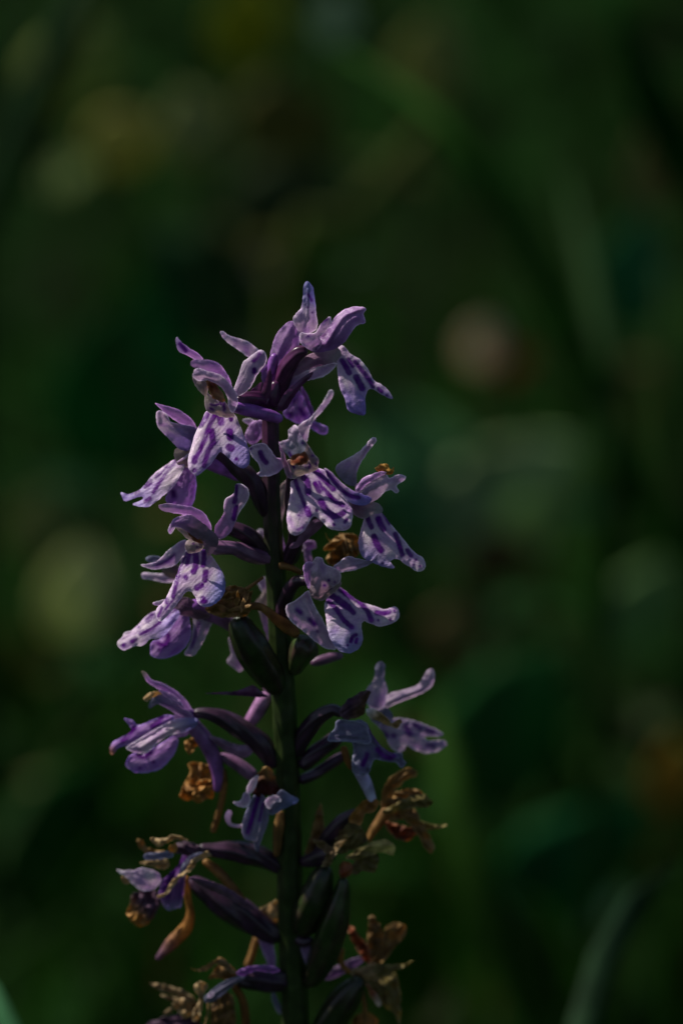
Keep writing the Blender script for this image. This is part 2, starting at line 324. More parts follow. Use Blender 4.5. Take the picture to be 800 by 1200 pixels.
# -- D : centre front
D = flower(-82, 'cream', '335,542 342,538 352,542 360,540 368,540 373,548 366,553 354,557 344,561 337,557', bul=4, spots=[('364,542 362,548', .9), ('342,544 345,548', 1.0), ('358,547', .7), ('341,556', .8)], label='fresh flower at the centre front with broad boldly spotted lip')
B(D, 'lip', 'lip', '342,558 340,580 336,604 337,614 340,625 348,627 356,622 362,612 368,605 376,610 386,619 400,622 410,618 413,600 408,590 404,583 400,570 388,556 378,550 368,549 356,553', d=-10, g=(.1, -.8), bul=4, curl=3, res=1.1,
  ribs=[('356,558 362,580 367,606', 3, 6)],
  spots=[('346,563 349,572 353,582 358,594', 2.0), ('360,597 362,603', 3.4), ('356,560 360,565 361,577', 3.5), ('370,552 380,562 390,573', 3.2), ('369,567 374,576', 2.7), ('374,565 378,574', 1.3), ('379,572 384,578', 1.6), ('384,578 392,587 401,592', 2.6), ('376,588 382,598 390,605', 3.8), ('390,605 397,604 402,601', 3.3), ('391,615', 1.6), ('406,609 404,612', 1.7), ('371,598', 1.8), ('350,604', .8), ('349,621 354,618', 1.2)])
B(D, 'lip_side_lobe', 'lip', '380,549 388,553 396,562 410,573 424,579 435,584 430,591 418,592 406,586 398,576 388,566', d=-14, g=(.2, -.1), bul=3, curl=-3, res=1.15, spots=[('383,554 390,563 397,571 408,580 420,583', 2.1)], tip=((.34, .28, .62), 400, 570, 425, 590))
B(D, 'hood_petal', 'pale', '327,520 330,517 338,514 338,504 346,498 349,502 352,510 358,518 358,526 350,534 341,537 335,531 331,527', d=-12, g=(0, .2), bul=6, wr=1.5, ruf=2, spots=[('355,519', 1.1), ('339,530 341,534', .8)], tip=((.45, .44, .52), 334, 505, 350, 530))
B(D, 'petal', 'pink', '327,518 331,524 335,538 340,550 342,561 337,559 333,549 329,534', d=-6, g=(.4, 0), bul=3, tip=('lilac', 335, 540, 328, 520))
B(D, 'petal', 'cream', '356,516 363,524 368,532 373,538 372,548 366,546 361,538 357,528', d=-6, g=(-.3, .1), bul=3, spots=[('366,534', .8), ('370,543', .8)])
B(D, 'dorsal_sepal', 'pale', '348,508 350,498 360,492 370,482 380,468 386,457 391,459 388,468 378,482 368,492 363,502 360,517 354,518', d=-6, g=(-.25, .45), bul=3, curl=-1, wr=1.0, ribs=[('386,462 368,488 356,510', 1.5, 2)])
B(D, 'lateral_sepal', 'pale', '292,526 298,521 310,520 318,528 324,536 333,538 334,544 328,552 316,558 304,558 301,555 305,552 302,542 296,536', d=4, g=(-.35, .1), bul=4, curl=-3, spots=[('305,530 308,537 312,542', 2.6), ('294,526', 1), ('303,557', .8)], tip=('lilac', 314, 545, 332, 545))
B(D, 'column', 'rust', '341,534 350,532 358,530 362,538 358,544 350,545 342,544', d=-16, bul=4, wr=2.5, ruf=2)
T(D, 'ovary', 'dark', '346,545,7,-70 342,580,8,-55 344,615,7,-40 346,636,9,-22 338,660,9,-4', ribs=6, twist=.4)
B(plant, 'bract', 'mauve', '339,641 350,628 362,614 370,608 382,610 374,620 360,632 348,642', d=44, g=(0, .3), bul=3)
D0[0] = 0

# -- E : right, facing right
E = flower(-34, 'pink', '410,586 420,584 432,588 444,590 448,600 436,603 426,608 414,602', bul=5, tip=((.50, .45, .48), 420, 590, 444, 600), label='fresh flower on the right with a spotted lip and brown pollen tip')
B(E, 'lip', 'lip', '428,604 421,629 420,640 426,654 443,662 457,666 462,665 457,658 465,655 476,662 490,670 498,665 495,654 484,646 470,629 454,610 444,597 435,596', d=-8, g=(.25, -.6), bul=4, curl=2, res=1.15, tip=((.46, .36, .70), 434, 630, 420, 650),
  spots=[('430,604 432,611 435,618', 2.6), ('443,608 446,615 449,620', 3.2), ('449,602 456,614', 1.4), ('438,629 441,637 446,645', 3.4), ('463,626 467,637 471,650', 2.6), ('477,645 481,651', 2.2), ('487,656', 1.2), ('492,664', 1.2), ('484,662', 1.0), ('448,660', .8)])
B(E, 'lateral_sepal', 'pale', '393,548 400,541 416,532 426,524 434,514 438,512 441,516 434,526 424,540 418,554 417,569 406,567 396,558', d=10, g=(-.3, .2), bul=5, ribs=[('436,516 420,538 412,560', 2, 2)], tip=((.40, .38, .48), 410, 540, 405, 562))
B(E, 'petal', 'pale', '416,570 424,563 438,556 452,556 456,560 466,556 475,558 473,563 465,569 467,576 463,578 458,574 450,577 442,585 430,590 418,588', d=-6, g=(.2, 0), bul=7, tip=((.42, .32, .44), 450, 565, 422, 582))
B(E, 'petal', 'lilac', '417,572 426,560 444,553 453,554 438,562 428,569 420,577', d=-14, g=(0, 0), bul=3)
B(E, 'pollen_tip', 'orange', '440,549 444,544 450,543.5 455,546 457,550 462,547 459,555 452,556 446,553', d=-12, bul=4, wr=2.5, ruf=3, tip=((.55, .30, .06), 445, 552, 455, 545))
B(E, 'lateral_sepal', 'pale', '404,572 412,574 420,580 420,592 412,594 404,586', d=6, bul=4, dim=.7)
T(E, 'ovary', 'dark', '418,592,6,-26 400,596,6,-12 372,606,7,-4 345,630,8,0')
# -- U : withered flower behind the right side
U = flower(38, 'brown', '380,624 388,634 399,626 418,627 421,648 410,657 391,663 382,655 389,642', bul=6, wr=3, ruf=4, label='small withered brown flower between two fresh ones on the right', name='withered_flower')
clump(U, 'shred', 'brown', 402, 642, 16, 14, -6, n=6, L=13, seed=3)

# -- F : left, facing left, upper
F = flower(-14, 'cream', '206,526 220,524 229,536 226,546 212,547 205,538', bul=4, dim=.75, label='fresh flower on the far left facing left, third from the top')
B(F, 'lip', 'lip', '206,538 196,544 182,554 170,568 164,574 152,579 142,577 144,584 147,588 156,584 166,582 168,585 156,591 166,594 176,593 188,584 200,574 210,560 216,546 212,540', d=-6, g=(-.3, -.6), bul=4, res=1.15, tip=((.50, .36, .72), 196, 556, 160, 590),
  spots=[('205,542 196,553 188,564 180,577', 1.8), ('196,547 186,558', 1.0), ('176,564 172,571', 3), ('163,576 159,578', 1.8), ('176,584 170,588', 1.8), ('186,556 183,560', 1.5), ('205,532 206,540', 1.6)])
B(F, 'lip_side_lobe', 'lip2', '216,544 226,550 230,564 229,580 225,593 216,596 206,593 197,590 194,584 200,572 210,558', d=4, g=(.3, -.2), bul=5, spots=[('203,577 204,581', 3.2), ('214,546 211,554 206,561', 1.8)], soft=2.6)  # purple tone stands in for the shade on this lobe
B(F, 'dorsal_sepal', 'lilac', '182,472.5 188,474 204,478 216,484 226,493 231,504 218,499 204,492 190,481', d=-2, g=(.3, .2), bul=4)
B(F, 'petal', 'pale', '183,484 188,481 196,486 200,494 210,497 228,500 232,508 227,520 221,528 210,526 198,514 188,504 184,496', d=-8, g=(.3, .1), bul=6, curl=-2, wr=1.4, ribs=[('202,496 214,500 228,504', 3, 1.6), ('188,484 190,496', 2, 2)], tip=((.40, .30, .56), 196, 490, 222, 520))
T(F, 'petal_edge', 'pale', '228,520,1.2,-24 222,532,1.5,-26 214,538,1.3,-26 207,542,.8,-24')
T(F, 'spur', 'mauve', '228,540,7,-8 246,542,9,-6 262,549,8.5,0 278,557,7,4 286,561,4,6', tip=('spur', -1, 0))
T(F, 'ovary', 'dark', '232,522,5,-6 255,530,8,-4 276,546,10,-2 294,562,11,-2 306,584,10,-2 314,606,8,0', ribs=6, twist=.4)

# -- G : left middle, facing the camera
G = flower(-52, 'cream', '217,640 219,634 226,631 236,635 239,641 234,646 228,648 220,648', bul=5, spots=[('227,637', .9), ('231,641', .6)], label='fresh flower on the middle left with a two lobed spotted lip')
B(G, 'lip', 'lip', '218,645 212,658 208,672 200,690 194,702 189,708 183,715 184,724 188,728 194,724 204,712 212,702 217,695 223,693 228,698 233,707 240,711 250,709 260,700 264,688 262,674 254,660 247,650 241,644 230,646', d=-10, g=(.1, -.8), bul=5, curl=2.5, res=1.1, tip=((.40, .40, .78), 240, 680, 264, 690),
  spots=[('222,650 219,661', 2.2), ('229,648 230,660 227,670', 3.3), ('239,645 239,654 238,663', 2.6), ('218,677', 2.6), ('241,670 240,680', 3.0), ('236,686 231,689', 3.4), ('238,701 237,705 241,705', 2.3), ('210,667 207,682 203,700', 2.1), ('196,703 196,706', 2.4), ('219,648 212,664', 1.2), ('190,712 186,722', 1.2), ('204,702 194,714', .9)])
B(G, 'lip_tooth', 'lip', '179,706 186,704 194,702 196,708 188,710 181,709', d=-6, bul=1.5)
B(G, 'dorsal_sepal', 'lilac', '186,592 198,590 214,592 226,594 238,600 245,610 248,621 240,618 230,609 220,604 208,602 190,598', d=-10, g=(.2, .3), bul=5, tip=((.60, .44, .62), 220, 598, 188, 594))
B(G, 'hood_petal', 'lilac', '198,624 199,616 204,608 214,604 224,603 234,610 246,620 255,628 256,637 251,646 244,651 239,640 234,633 226,629 220,623 210,618 204,618 200,625', d=-16, g=(.1, .2), bul=7, tip=((.30, .22, .30), 212, 606, 232, 622), wr=1.2)
B(G, 'petal', 'cream', '206,618 212,618 219,622 225,628 227,634 219,631 212,624', d=-12, bul=2)
B(G, 'petal', 'pale', '197,622 200,614 204,612 205,619 200,626', d=-14, bul=2, wr=1.2)
B(G, 'column', 'rust', '219,622 226,627 234,631 239,636 232,636 225,632', d=-16, bul=3, wr=2)
B(G, 'lateral_sepal', 'pale', '251,622 254,614 262,602 262,592 265,584 274,578 276,568 282,567 290,572 292,582 288,590 280,602 274,616 268,626 258,632 253,629', d=0, g=(-.4, .3), bul=4, curl=-2, wr=1.0, tip=('lilac', 276, 598, 266, 612), spots=[('277,569 277,577 276,584', 1.6), ('276,585 275,588', 2.6), ('277,594 274,608', 2.3)])  # lilac lower half is a painted shadow line; the upper half stays sunlit white
B(G, 'lateral_sepal', 'pale', '165,662 176,660 186,656 198,644 212,634 219,633 217,646 210,658 198,665 178,667', d=14, g=(.2, 0), bul=4, spots=[('204,650 196,657 184,662', 1.4)], soft=2.5)
T(G, 'ovary', 'mauve', '246,642,8,-44 262,642,8,-36 276,643,8.5,-26 292,649,9,-16 308,653,8.5,-6 324,655,6,-2', ribs=6, twist=.4)
T(plant, 'ovary', 'dark', '262,618,7,-8 276,621,9,-8 290,628,10.5,-6 302,638,9.5,-2 314,652,7,0', ribs=6, twist=.4)
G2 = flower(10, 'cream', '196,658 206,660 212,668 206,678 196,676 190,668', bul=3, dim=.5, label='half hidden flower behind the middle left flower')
B(G2, 'petal', 'greyp', '171,654 180,651 190,653 196,658 180,659 173,658', bul=2)
B(G2, 'petal', 'pale', '166,674 168,671 176,671 186,672 202,672 206,680 196,683 180,680 168,678', bul=3, d=4)

# -- H : below G, facing down left
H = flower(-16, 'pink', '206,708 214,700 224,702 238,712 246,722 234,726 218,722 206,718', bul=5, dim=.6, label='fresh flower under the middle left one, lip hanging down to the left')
B(H, 'lip', 'lip', '164,730 174,720 184,716 190,726 197,720 206,712 211,720 205,730 196,742 186,748 176,749 168,756 156,758 146,762 139,758 138,752 144,746 146,741 156,738', d=-8, g=(-.2, -.6), bul=5, res=1.15, tip=((.50, .36, .74), 170, 730, 200, 742),
  spots=[('178,722 174,727', 3.4), ('188,729 180,735 165,743', 2.0), ('159,749 155,752', 2.4), ('145,756', 2.3), ('163,735', 1.5), ('204,714 196,722', 2.4)], soft=1.5)
B(H, 'lip_middle_lobe', 'lip2', '208,716 220,716 222,724 224,740 222,752 214,762 204,768 192,772 178,769 176,762 178,752 188,748 200,734', d=2, g=(0, -.3), bul=5, spots=[('186,754 193,756 197,750 197,744', 2.6), ('187,761', 1.8)], soft=2)
B(H, 'lip_side_lobe', 'pale', '229,719 248,724 246,736 238,752 229,767 220,768 216,766 223,752 226,738', d=6, g=(.2, -.2), bul=4, spots=[('233,730 230,742 225,758', 1.6)], soft=3, dim=.85)
T(H, 'spur', 'spur', '222,706,8,-12 240,717,9,-8 258,725,8.5,-2 276,736,8,6', tip=('mauve', 0, 1))
# -- bits of flowers behind the stem
X1 = flower(48, 'pale', '268,748 274,749 279,760 287,778 281,787 272,781 266,774 271,766', bul=3, label='out of focus flower remnant behind the big green pod', dim=.85)
X2 = flower(45, 'pale', '293,631 299,624 306,620 313,625 312,638 304,640', bul=3, label='pale lilac petal glimpsed behind the stem at mid height')
X3 = flower(40, 'cream', '300,706 306,698 311,690 316,712 322,740 324,764 314,750 306,724', bul=3, tip=('lilac', 308, 710, 316, 735), label='cream and lilac petal behind the stem below the brown shreds')
B(X3, 'petal', 'pale', '303,680 310,676 315,684 313,694 306,692', bul=2, d=4)
X4 = flower(36, 'cream', '324,578 336,562 342,566 340,582 332,602 330,620 334,640 338,656 328,658 324,630 323,600', bul=3, tip=('lilac', 332, 605, 330, 640), label='pink and lilac petal close behind the stem left of the centre flower')
X5 = flower(44, 'lilac', '348,640 356,634 368,634 370,642 364,646 367,662 359,664 356,646', bul=2, label='small lilac petal behind the stem over the lower right flower', dim=.8)
B(X5, 'petal', 'pale', '346,641 352,637 358,641 354,646', bul=2, d=-2)

# -- I : right, lower middle
I = flower(-46, 'cream', '366,700 374,690 384,680 394,676 400,684 394,692 386,698 378,704', bul=4, spots=[('372,700 380,693 388,688', 1.4), ('386,682', 1.2), ('390,678', .9)], dim=.8, label='fresh flower on the lower right with a long pointed side lobe')
B(I, 'hood_petal', 'pale', '355,667 358,660 366,659 370,653 378,654 380,660 388,664 398,670 399,680 392,687 384,692 376,700 367,701 363,692 363,682 358,676', d=-8, g=(.1, .1), bul=8, wr=1.8, ruf=1.6, tip=((.44, .32, .38), 372, 665, 368, 696), spots=[('385,680', 1.2), ('380,686', 1.0), ('392,682', .8)])
B(I, 'petal', 'lilac', '355,667 357,660 364,658 368,662 364,668 364,680 362,690 358,682 356,674', d=-12, g=(.3, 0), bul=3)
B(I, 'lateral_sepal', 'pale', '390,665 398,658 408,652 420,655 432,657 440,652 443,648 441,656 430,663 416,668 404,670 394,671', d=-2, g=(-.2, .5), bul=4, curl=-3, wr=1.5, tip=((.42, .36, .54), 400, 656, 440, 652), ribs=[('400,667 418,662 436,657', 2.5, 1.6)])
B(I, 'lateral_sepal', 'pale', '361,692 352,699 344,705 336,709 335,716 338,724 348,734 358,742 370,752 380,759 389,761 394,760 388,746 380,730 372,716 366,704', d=2, g=(.35, -.1), bul=5, curl=-2.5, spots=[('363,726 368,731', 2.4), ('348,715 352,718', 2.2), ('372,740', 1.2)], soft=2.4)
B(I, 'lip', 'lip', '382,704 386,698 396,688 404,692 414,700 424,706 438,710 448,714 456,713 462,711 467,716 467,724 458,731 444,734 432,730 426,728 423,734 425,750 420,760 412,765 400,764 390,754 384,740 382,724 380,710', d=-12, g=(.15, -.75), bul=4, curl=2, res=1.1, tip=((.40, .36, .62), 395, 720, 392, 760),
  spots=[('388,698 400,706 408,712', 3.8), ('408,712 414,718', 2.8), ('382,702 394,714 402,726 412,735', 2.5), ('396,689 406,697 420,705 430,716 435,727', 2.5), ('441,718 449,719 456,717', 2.5), ('462,716', 1.2), ('457,726', 1.4), ('443,727', 1.0), ('417,744 413,746 411,752', 1.8), ('418,749 417,753', 1.6), ('407,756', .8)])
T(I, 'ovary', 'dark', '364,682,5,-46 350,681,7,-38 340,690,8,-26 333,708,8.5,-16 330,736,8,-6', tip=('spur', 2, 3))
T(plant, 'bract', 'mauve', '364,778,3,20 376,774,6,22 390,770,5.5,24 402,768,3.5,26', flat=.5)
# dry strap and shreds left of the stem
K0 = flower(-36, 'brown', '262,690 272,686 284,688 294,694 294,704 290,720 276,724 260,722 244,714 252,706 262,698', bul=6, wr=3, ruf=4, name='withered_flower', label='crumpled brown dead flower beside the stem, left of the green pod')
clump(K0, 'shred', 'brown', 278, 704, 15, 15, -8, n=7, L=13, seed=5)
B(K0, 'shred', 'brown', '240,712 252,708 266,712 276,722 262,724 248,720', d=-4, bul=3, wr=2)
T(K0, 'spur', 'brown', '284,712,4,-38 304,711,4.5,-36 320,722,6,-32 336,735,7.5,-28 350,745,5,-26', flat=.6, wr=.15)
T(K0, 'pedicel', 'brown', '286,692,2.5,-36 298,684,2,-30 309,676,1.8,-20')
T(plant, 'bract', 'brown', '326,662,4,-12 340,665,4,-14 354,672,3.5,-10', wr=.15)

# -- seed pods
T(plant, 'seed_pod', 'pod', '279,721,10,-32 286,742,17,-28 300,768,20,-22 314,790,18,-16 328,812,10,-10', ribs=6, twist=.04, amp=.06, label='large dark green pod leaning left of the stem')
T(plant, 'seed_pod', 'pod', '366,748,11,-22 358,758,16,-20 350,772,13,-16 344,790,6,-8', ribs=6, twist=.04, amp=.06, label='small yellow green pod right of the stem', dim=1.8)
B(plant, 'bract', 'maroon', '241,813 260,811 280,809 296,803 304,809 314,816 300,817 280,815', d=4, bul=2)
T(plant, 'spur', 'mauve', '313,812,9,12 304,830,9.5,16 294,845,8,20 290,852,4,22', dim=2.2, label='blurred pinkish tube behind the stem')

# -- J : lower left, facing left
J = flower(-12, 'purple', '204,838 214,832 228,834 233,846 226,856 214,864 200,858', bul=6, tip=((.34, .24, .42), 228, 836, 206, 860), label='purple flower on the lower left facing left, lip curled at the tip')
B(J, 'lip', 'lip2', '146,842 156,844 162,850 178,844 194,838 204,840 198,850 178,860 160,870 148,874 138,877 134,884 130,884 129,878 132,870 142,864 154,856 150,848', d=-6, g=(-.1, -.2), bul=4, res=1.2, spots=[('189,841 186,846 179,851', 3.2), ('157,854 151,861 144,868', 2.6)], soft=1.6, tip=((.50, .22, .12), 138, 873, 130, 884))
B(J, 'lateral_sepal', 'lip', '148,876 160,868 176,858 194,848 210,842 230,842 230,850 218,858 198,862 186,870 172,882 158,882', d=-16, g=(.1, -.1), bul=4, wr=1.5, ribs=[('230,846 200,856 165,876', 2.5, 2), ('200,848 176,862 154,874', -2, 1.5)], tip=((.36, .32, .62), 200, 850, 230, 846))
B(J, 'lip_side_lobe', 'lip2', '148,892 156,883 174,880 190,870 204,862 209,868 205,882 196,894 186,902 164,906 150,900', d=-2, g=(.1, -.3), bul=4, spots=[('163,885 170,887 176,882', 2.8), ('180,893', 1.8), ('164,900', 1.2)], soft=1.8, ribs=[('170,886 176,900', 1.5, 2)])
B(J, 'dorsal_sepal', 'lilac', '166,787 170,787 178,796 192,801 204,808 214,816 222,826 229,837 222,840 210,830 198,816 186,808 174,800', d=-6, g=(.2, .1), bul=4, tip=('cream', 176, 794, 168, 787))
B(J, 'petal', 'lilac', '174,828 177,820 186,814 200,818 210,824 222,834 226,842 210,838 194,829 184,825 177,830', d=-10, bul=4, tip=('greyp', 200, 822, 178, 826), dim=.8)
B(J, 'petal', 'tan', '168,819 174,813 186,809 190,813 178,818 172,822', d=-12, bul=2, dim=1.3)
B(J, 'petal', 'lilac', '186,809 200,812 212,822 220,834 208,828 196,818', d=-11, bul=2, spots=(), ribs=[('190,812 214,830', 1.5, 1.5)])
T(J, 'spur', 'mauve', '222,846,9,-8 238,864,10,-4 250,886,9,0 255,908,7,2 254,928,4,4', tip=('spur', -.5, 1.5))
T(J, 'ovary', 'dark', '226,836,5,-10 242,836,7,-10 262,842,10,-8 286,856,12,-6 308,874,12,-3 322,900,9,0', ribs=6, twist=.4)
B(plant, 'bract', 'mauve', '244,862 258,865 276,872 290,874 296,882 286,888 272,884 258,876', d=-2, bul=3)
T(plant, 'ovary', 'mauve', '256,886,4,6 268,890,7,4 282,898,8,2 300,912,7,0', ribs=6, twist=.4)
K = flower(8, 'orange', '222,894 246,896 248,910 250,934 244,936 234,940 226,938 212,936 212,928 218,916 222,906', bul=5, wr=3.5, ruf=4, name='withered_flower', label='shrivelled orange brown flower hanging under the lower left purple one')
clump(K, 'shred', 'orange', 232, 918, 15, 20, -6, n=9, L=10, seed=8, dim=1.2)
B(K, 'shred', 'orange', '216,870 222,866 230,866 236,870 229,877 222,885 218,878', d=0, bul=3, wr=2, ruf=3)
T(K, 'strand', 'brown', '260,900,5,4 262,925,4.5,6 256,955,4,8 249,976,3,8', wr=.15)

# -- L : small crumpled flower in front of the stem
L_ = flower(-30, 'brown', '296,928 299,912 306,902 313,898 320,904 324,916 329,928 328,935 314,932 304,934', bul=7, wr=2, ruf=2, tip=((.07, .012, .012), 318, 900, 312, 922), label='small crumpled white and purple flower in front of the stem')
B(L_, 'lip', 'greyp', '300,930 310,934 314,950 314,964 308,980 303,992 300,986 288,984 284,976 285,960 290,948 294,938', d=-4, g=(.1, -.2), bul=5, curl=-3, wr=1.8, ribs=[('302,934 297,960 292,980', -4, 2.2), ('309,940 306,966 302,984', 3, 2)], spots=[('303,934 298,950 290,975', 2.2), ('308,942 304,962', 1.2)], tip=((.40, .34, .46), 300, 940, 304, 980))
B(L_, 'petal', 'pale', '289,924 294,914 303,908 301,918 296,928 290,930', d=-8, bul=2, curl=-2, wr=2)
B(L_, 'petal', 'pale', '273,940 282,938 286,929 292,930 294,938 289,946 278,944', d=-6, bul=3, curl=-2, wr=2)
B(L_, 'petal', 'pale', '312,936 320,932 327,934 329,940 322,940 316,948 311,944', d=-10, bul=2, curl=-2, wr=2)
B(L_, 'lateral_sepal', 'greyp', '326,928 332,926 338,930 350,938 336,946 318,955 314,950 320,942', d=-6, g=(-.3, .2), bul=3, tip=((.32, .34, .60), 324, 934, 340, 944))
T(L_, 'petal_curl', 'pale', '271,950,3,-34 267,956,3.6,-34 269,965,2.6,-34 277,968,2,-34 288,967,1.8,-34')
T(L_, 'lip_tip', 'greyp', '300,982,3,-34 301,992,3,-34 302,998,2,-34')
T(plant, 'strand', 'brown', '329,950,5,-16 326,975,6,-17 324,1004,4,-17', wr=.12, dim=.8)

# -- M : lower right
M_ = flower(-36, 'dmauve', '399,830 408,820 422,811 434,810 430,822 426,836 416,841 404,843 398,837', bul=7, wr=1.5, ruf=1.5, tip=((.13, .07, .03), 408, 826, 424, 836), label='fading flower on the lower right with dark hood and grey blue sepal')
B(M_, 'lateral_sepal', 'greyp', '396,844 416,845 430,850 432,858 435,868 428,872 406,869 386,869 385,862 392,854', d=-6, g=(.1, -.2), bul=4, curl=-2.5, ribs=[('398,862 424,864', 1.5, 3), ('390,866 430,870', 2, 1.5)])
B(M_, 'lip', 'greyp', '414,846 428,846 436,860 446,874 458,882 470,882 472,890 476,894 470,900 464,894 450,892 439,890 435,898 432,906 422,909 414,906 412,898 414,882 413,870', d=0, g=(.1, -.2), bul=5, wr=2.2, ruf=2.5, res=1.2, ribs=[('428,850 446,876 466,890', 3, 2)], spots=[('431,852 438,862 446,872 462,886', 1.8), ('442,878 450,886 458,888', 2.6), ('430,884 428,890 425,896', 2.4)], soft=1.5)
B(M_, 'petal', 'tan', '429,830 438,831 448,836 458,846 468,843 470,848 463,854 450,848 438,843 430,838', d=-2, bul=3, wr=2.5, ruf=3, tip=((.75, .70, .66), 446, 838, 432, 832))
T(M_, 'spur', 'spur', '419,900,7,-36 426,912,7.5,-34 432,926,6.5,-32 437,940,4.5,-30', dim=1.4, tip=('greyp', -2, 1))
T(M_, 'ovary', 'dark', '402,838,5,-30 390,832,7,-24 372,842,9.5,-14 356,862,9.5,-6 347,886,8,0', ribs=6, twist=.4)
T(plant, 'ovary', 'dark', '400,860,6,4 390,868,9,2 372,880,9.5,0 352,900,8,0', ribs=6, twist=.5, dim=1.4)
T(plant, 'ovary', 'dark', '404,884,4,10 392,892,6.5,8 374,904,6.5,4 350,916,6,0', ribs=6, twist=.5, dim=1.4)
T(M_, 'pedicel', 'orange', '402,874,4,-20 406,888,4.5,-22 412,902,3,-24', dim=.7)
M2 = flower(22, 'greyp', '432,832 450,828 460,838 456,852 444,852 434,842', bul=4, label='out of focus pale flower behind the fading lower right one', dim=.8)
B(M2, 'dorsal_sepal', 'pale', '428,810 438,796 440,780 446,775 451,780 450,794 454,810 450,828 438,832 430,824', d=-4, bul=4, tip=('greyp', 442, 820, 446, 776))
B(M2, 'lateral_sepal', 'pale', '446,822 458,812 474,808 490,802 500,786 507,784 509,794 504,806 490,814 470,822 450,830', d=2, bul=4, ribs=[('452,824 492,808', 2, 2.5)], dim=.9)
B(M2, 'lip', 'pale', '460,842 474,842 490,846 510,854 519,860 514,863 498,863 502,868 518,867 523,873 514,880 500,883 486,879 476,874 474,878 468,882 458,876 450,860 444,850', d=4, g=(.2, -.2), bul=4, spots=[('475,851 480,860', 3), ('486,850 492,854', 2.4), ('500,856 506,858', 2.4), ('501,873 508,874', 2), ('447,858 452,862', 3), ('461,862', 2.6)], soft=3, dim=.9)

# -- N : withered flower, far right
N_ = flower(14, 'brown', '448,938 456,930 468,936 480,944 476,956 462,962 448,956', bul=5, wr=3, ruf=3, name='withered_flower', label='large withered brown flower with spread dry petals at the lower right')
B(N_, 'petal', 'brown', '446,944 450,922 462,907 477,900 488,902 488,910 480,912 470,920 460,932 454,944', d=-4, g=(.2, .2), bul=4, wr=1.5)
B(N_, 'petal', 'olive', '448,951 466,940 482,932 498,931 502,935 508,940 500,946 478,947 458,953', d=-10, bul=4, wr=1.5, dim=1.3)
B(N_, 'petal', 'brown', '468,952 486,948 494,964 506,984 509,994 504,1000 498,994 490,980 480,968', d=-2, bul=4, wr=2, curl=-2)
B(N_, 'petal', 'olive', '488,960 506,966 524,967 510,972 498,973 490,970', d=2, bul=2, dim=1.2)
B(N_, 'petal', 'rust', '450,962 466,966 482,970 490,975 480,984 466,984 456,974', d=4, bul=3, wr=2)
T(N_, 'pedicel', 'brown', '430,986,4,6 438,972,5,8 448,958,6,10 454,946,5,12', wr=.15)
B(N_, 'petal', 'brown', '462,930 476,924 490,926 496,932 480,934 468,938', d=-2, bul=2, wr=2)
# -- O : withered flower in front of the pods
O_ = flower(-26, 'olive', '392,984 398,970 408,960 420,966 430,980 428,988 410,998 396,1000', bul=8, wr=1.5, ruf=1.5, name='withered_flower', label='dry olive and orange flower on top of the pair of green pods')
B(O_, 'petal', 'orange', '408,960 418,946 428,938 438,935 443,941 439,950 428,954 422,966 416,966', d=-8, bul=4, wr=2, curl=-3, ruf=2)
B(O_, 'petal', 'olive', '406,1006 416,996 428,990 440,985 456,985 463,995 459,1003 448,999 438,1002 428,1004 418,1008', d=-8, g=(0, -.3), bul=3, wr=2, ribs=[('420,1000 436,990 456,990', 2, 1.5)], tip=((.45, .38, .12), 420, 1000, 440, 984), dim=1.15)
B(O_, 'petal', 'olive', '418,1006 430,1000 442,1000 443,1012 438,1022 426,1021 416,1025 410,1018', d=-2, bul=4, wr=2)
B(O_, 'petal', 'tan', '366,984 378,986 390,992 396,986 406,984 398,994 392,1004 386,1016 378,1014 382,1002 374,994', d=-10, bul=3, wr=2.5, ruf=3, dim=.5)
B(O_, 'petal', 'tan', '390,996 396,988 403,985 398,993 394,999', d=-14, bul=1, dim=1.2)
B(O_, 'petal', 'rust', '398,1018 402,1010 410,1012 414,1020 406,1028 398,1028', d=-6, bul=3, wr=2, tip=((.40, .16, .08), 400, 1024, 407, 1014))
T(O_, 'ovary', 'dark', '418,950,4,-28 404,960,8,-22 390,975,10,-16 378,996,10,-8 366,1010,6,-2')
B(plant, 'bract', 'brown', '356,1006 364,978 373,946 377,942 380,968 386,1000 372,1008', d=30, bul=4)
D0[0] = 0
T(plant, 'bract', 'dark', '350,1010,5,-4 366,1008,9,-12 384,1002,10,-20 394,1000,5,-22', flat=.6)
T(plant, 'seed_pod', 'pod', '383,1014,8,-24 377,1030,14,-24 368,1055,18,-22 359,1078,17,-16 352,1096,9,-10', ribs=6, twist=.04, amp=.06, label='plump dark green pod close right of the stem')
T(plant, 'seed_pod', 'pod', '402,1028,5,-30 400,1046,10,-30 392,1078,17,-26 382,1110,18,-20 370,1138,14,-12 360,1156,8,-6', ribs=6, twist=.04, amp=.06, label='long green pod behind the plump one', dim=1.3)
T(plant, 'seed_pod', 'pod', '424,1146,7,-20 412,1160,14,-18 398,1180,18,-14 382,1206,18,-10 366,1236,10,-4', ribs=6, twist=.04, amp=.06, label='dark pod at the bottom edge right of the stem')
B(plant, 'bract', 'lilac', '352,1110 360,1106 367,1110 367,1128 364,1144 357,1126', d=-12, bul=2, dim=.7)
B(plant, 'bract', 'lilac', '378,1148 388,1136 402,1128 420,1121 430,1119 424,1128 408,1138 392,1146', d=10, bul=2, dim=.55)
T(plant, 'bract', 'dark', '346,1098,5,-8 356,1104,7,-14 366,1100,4,-18')
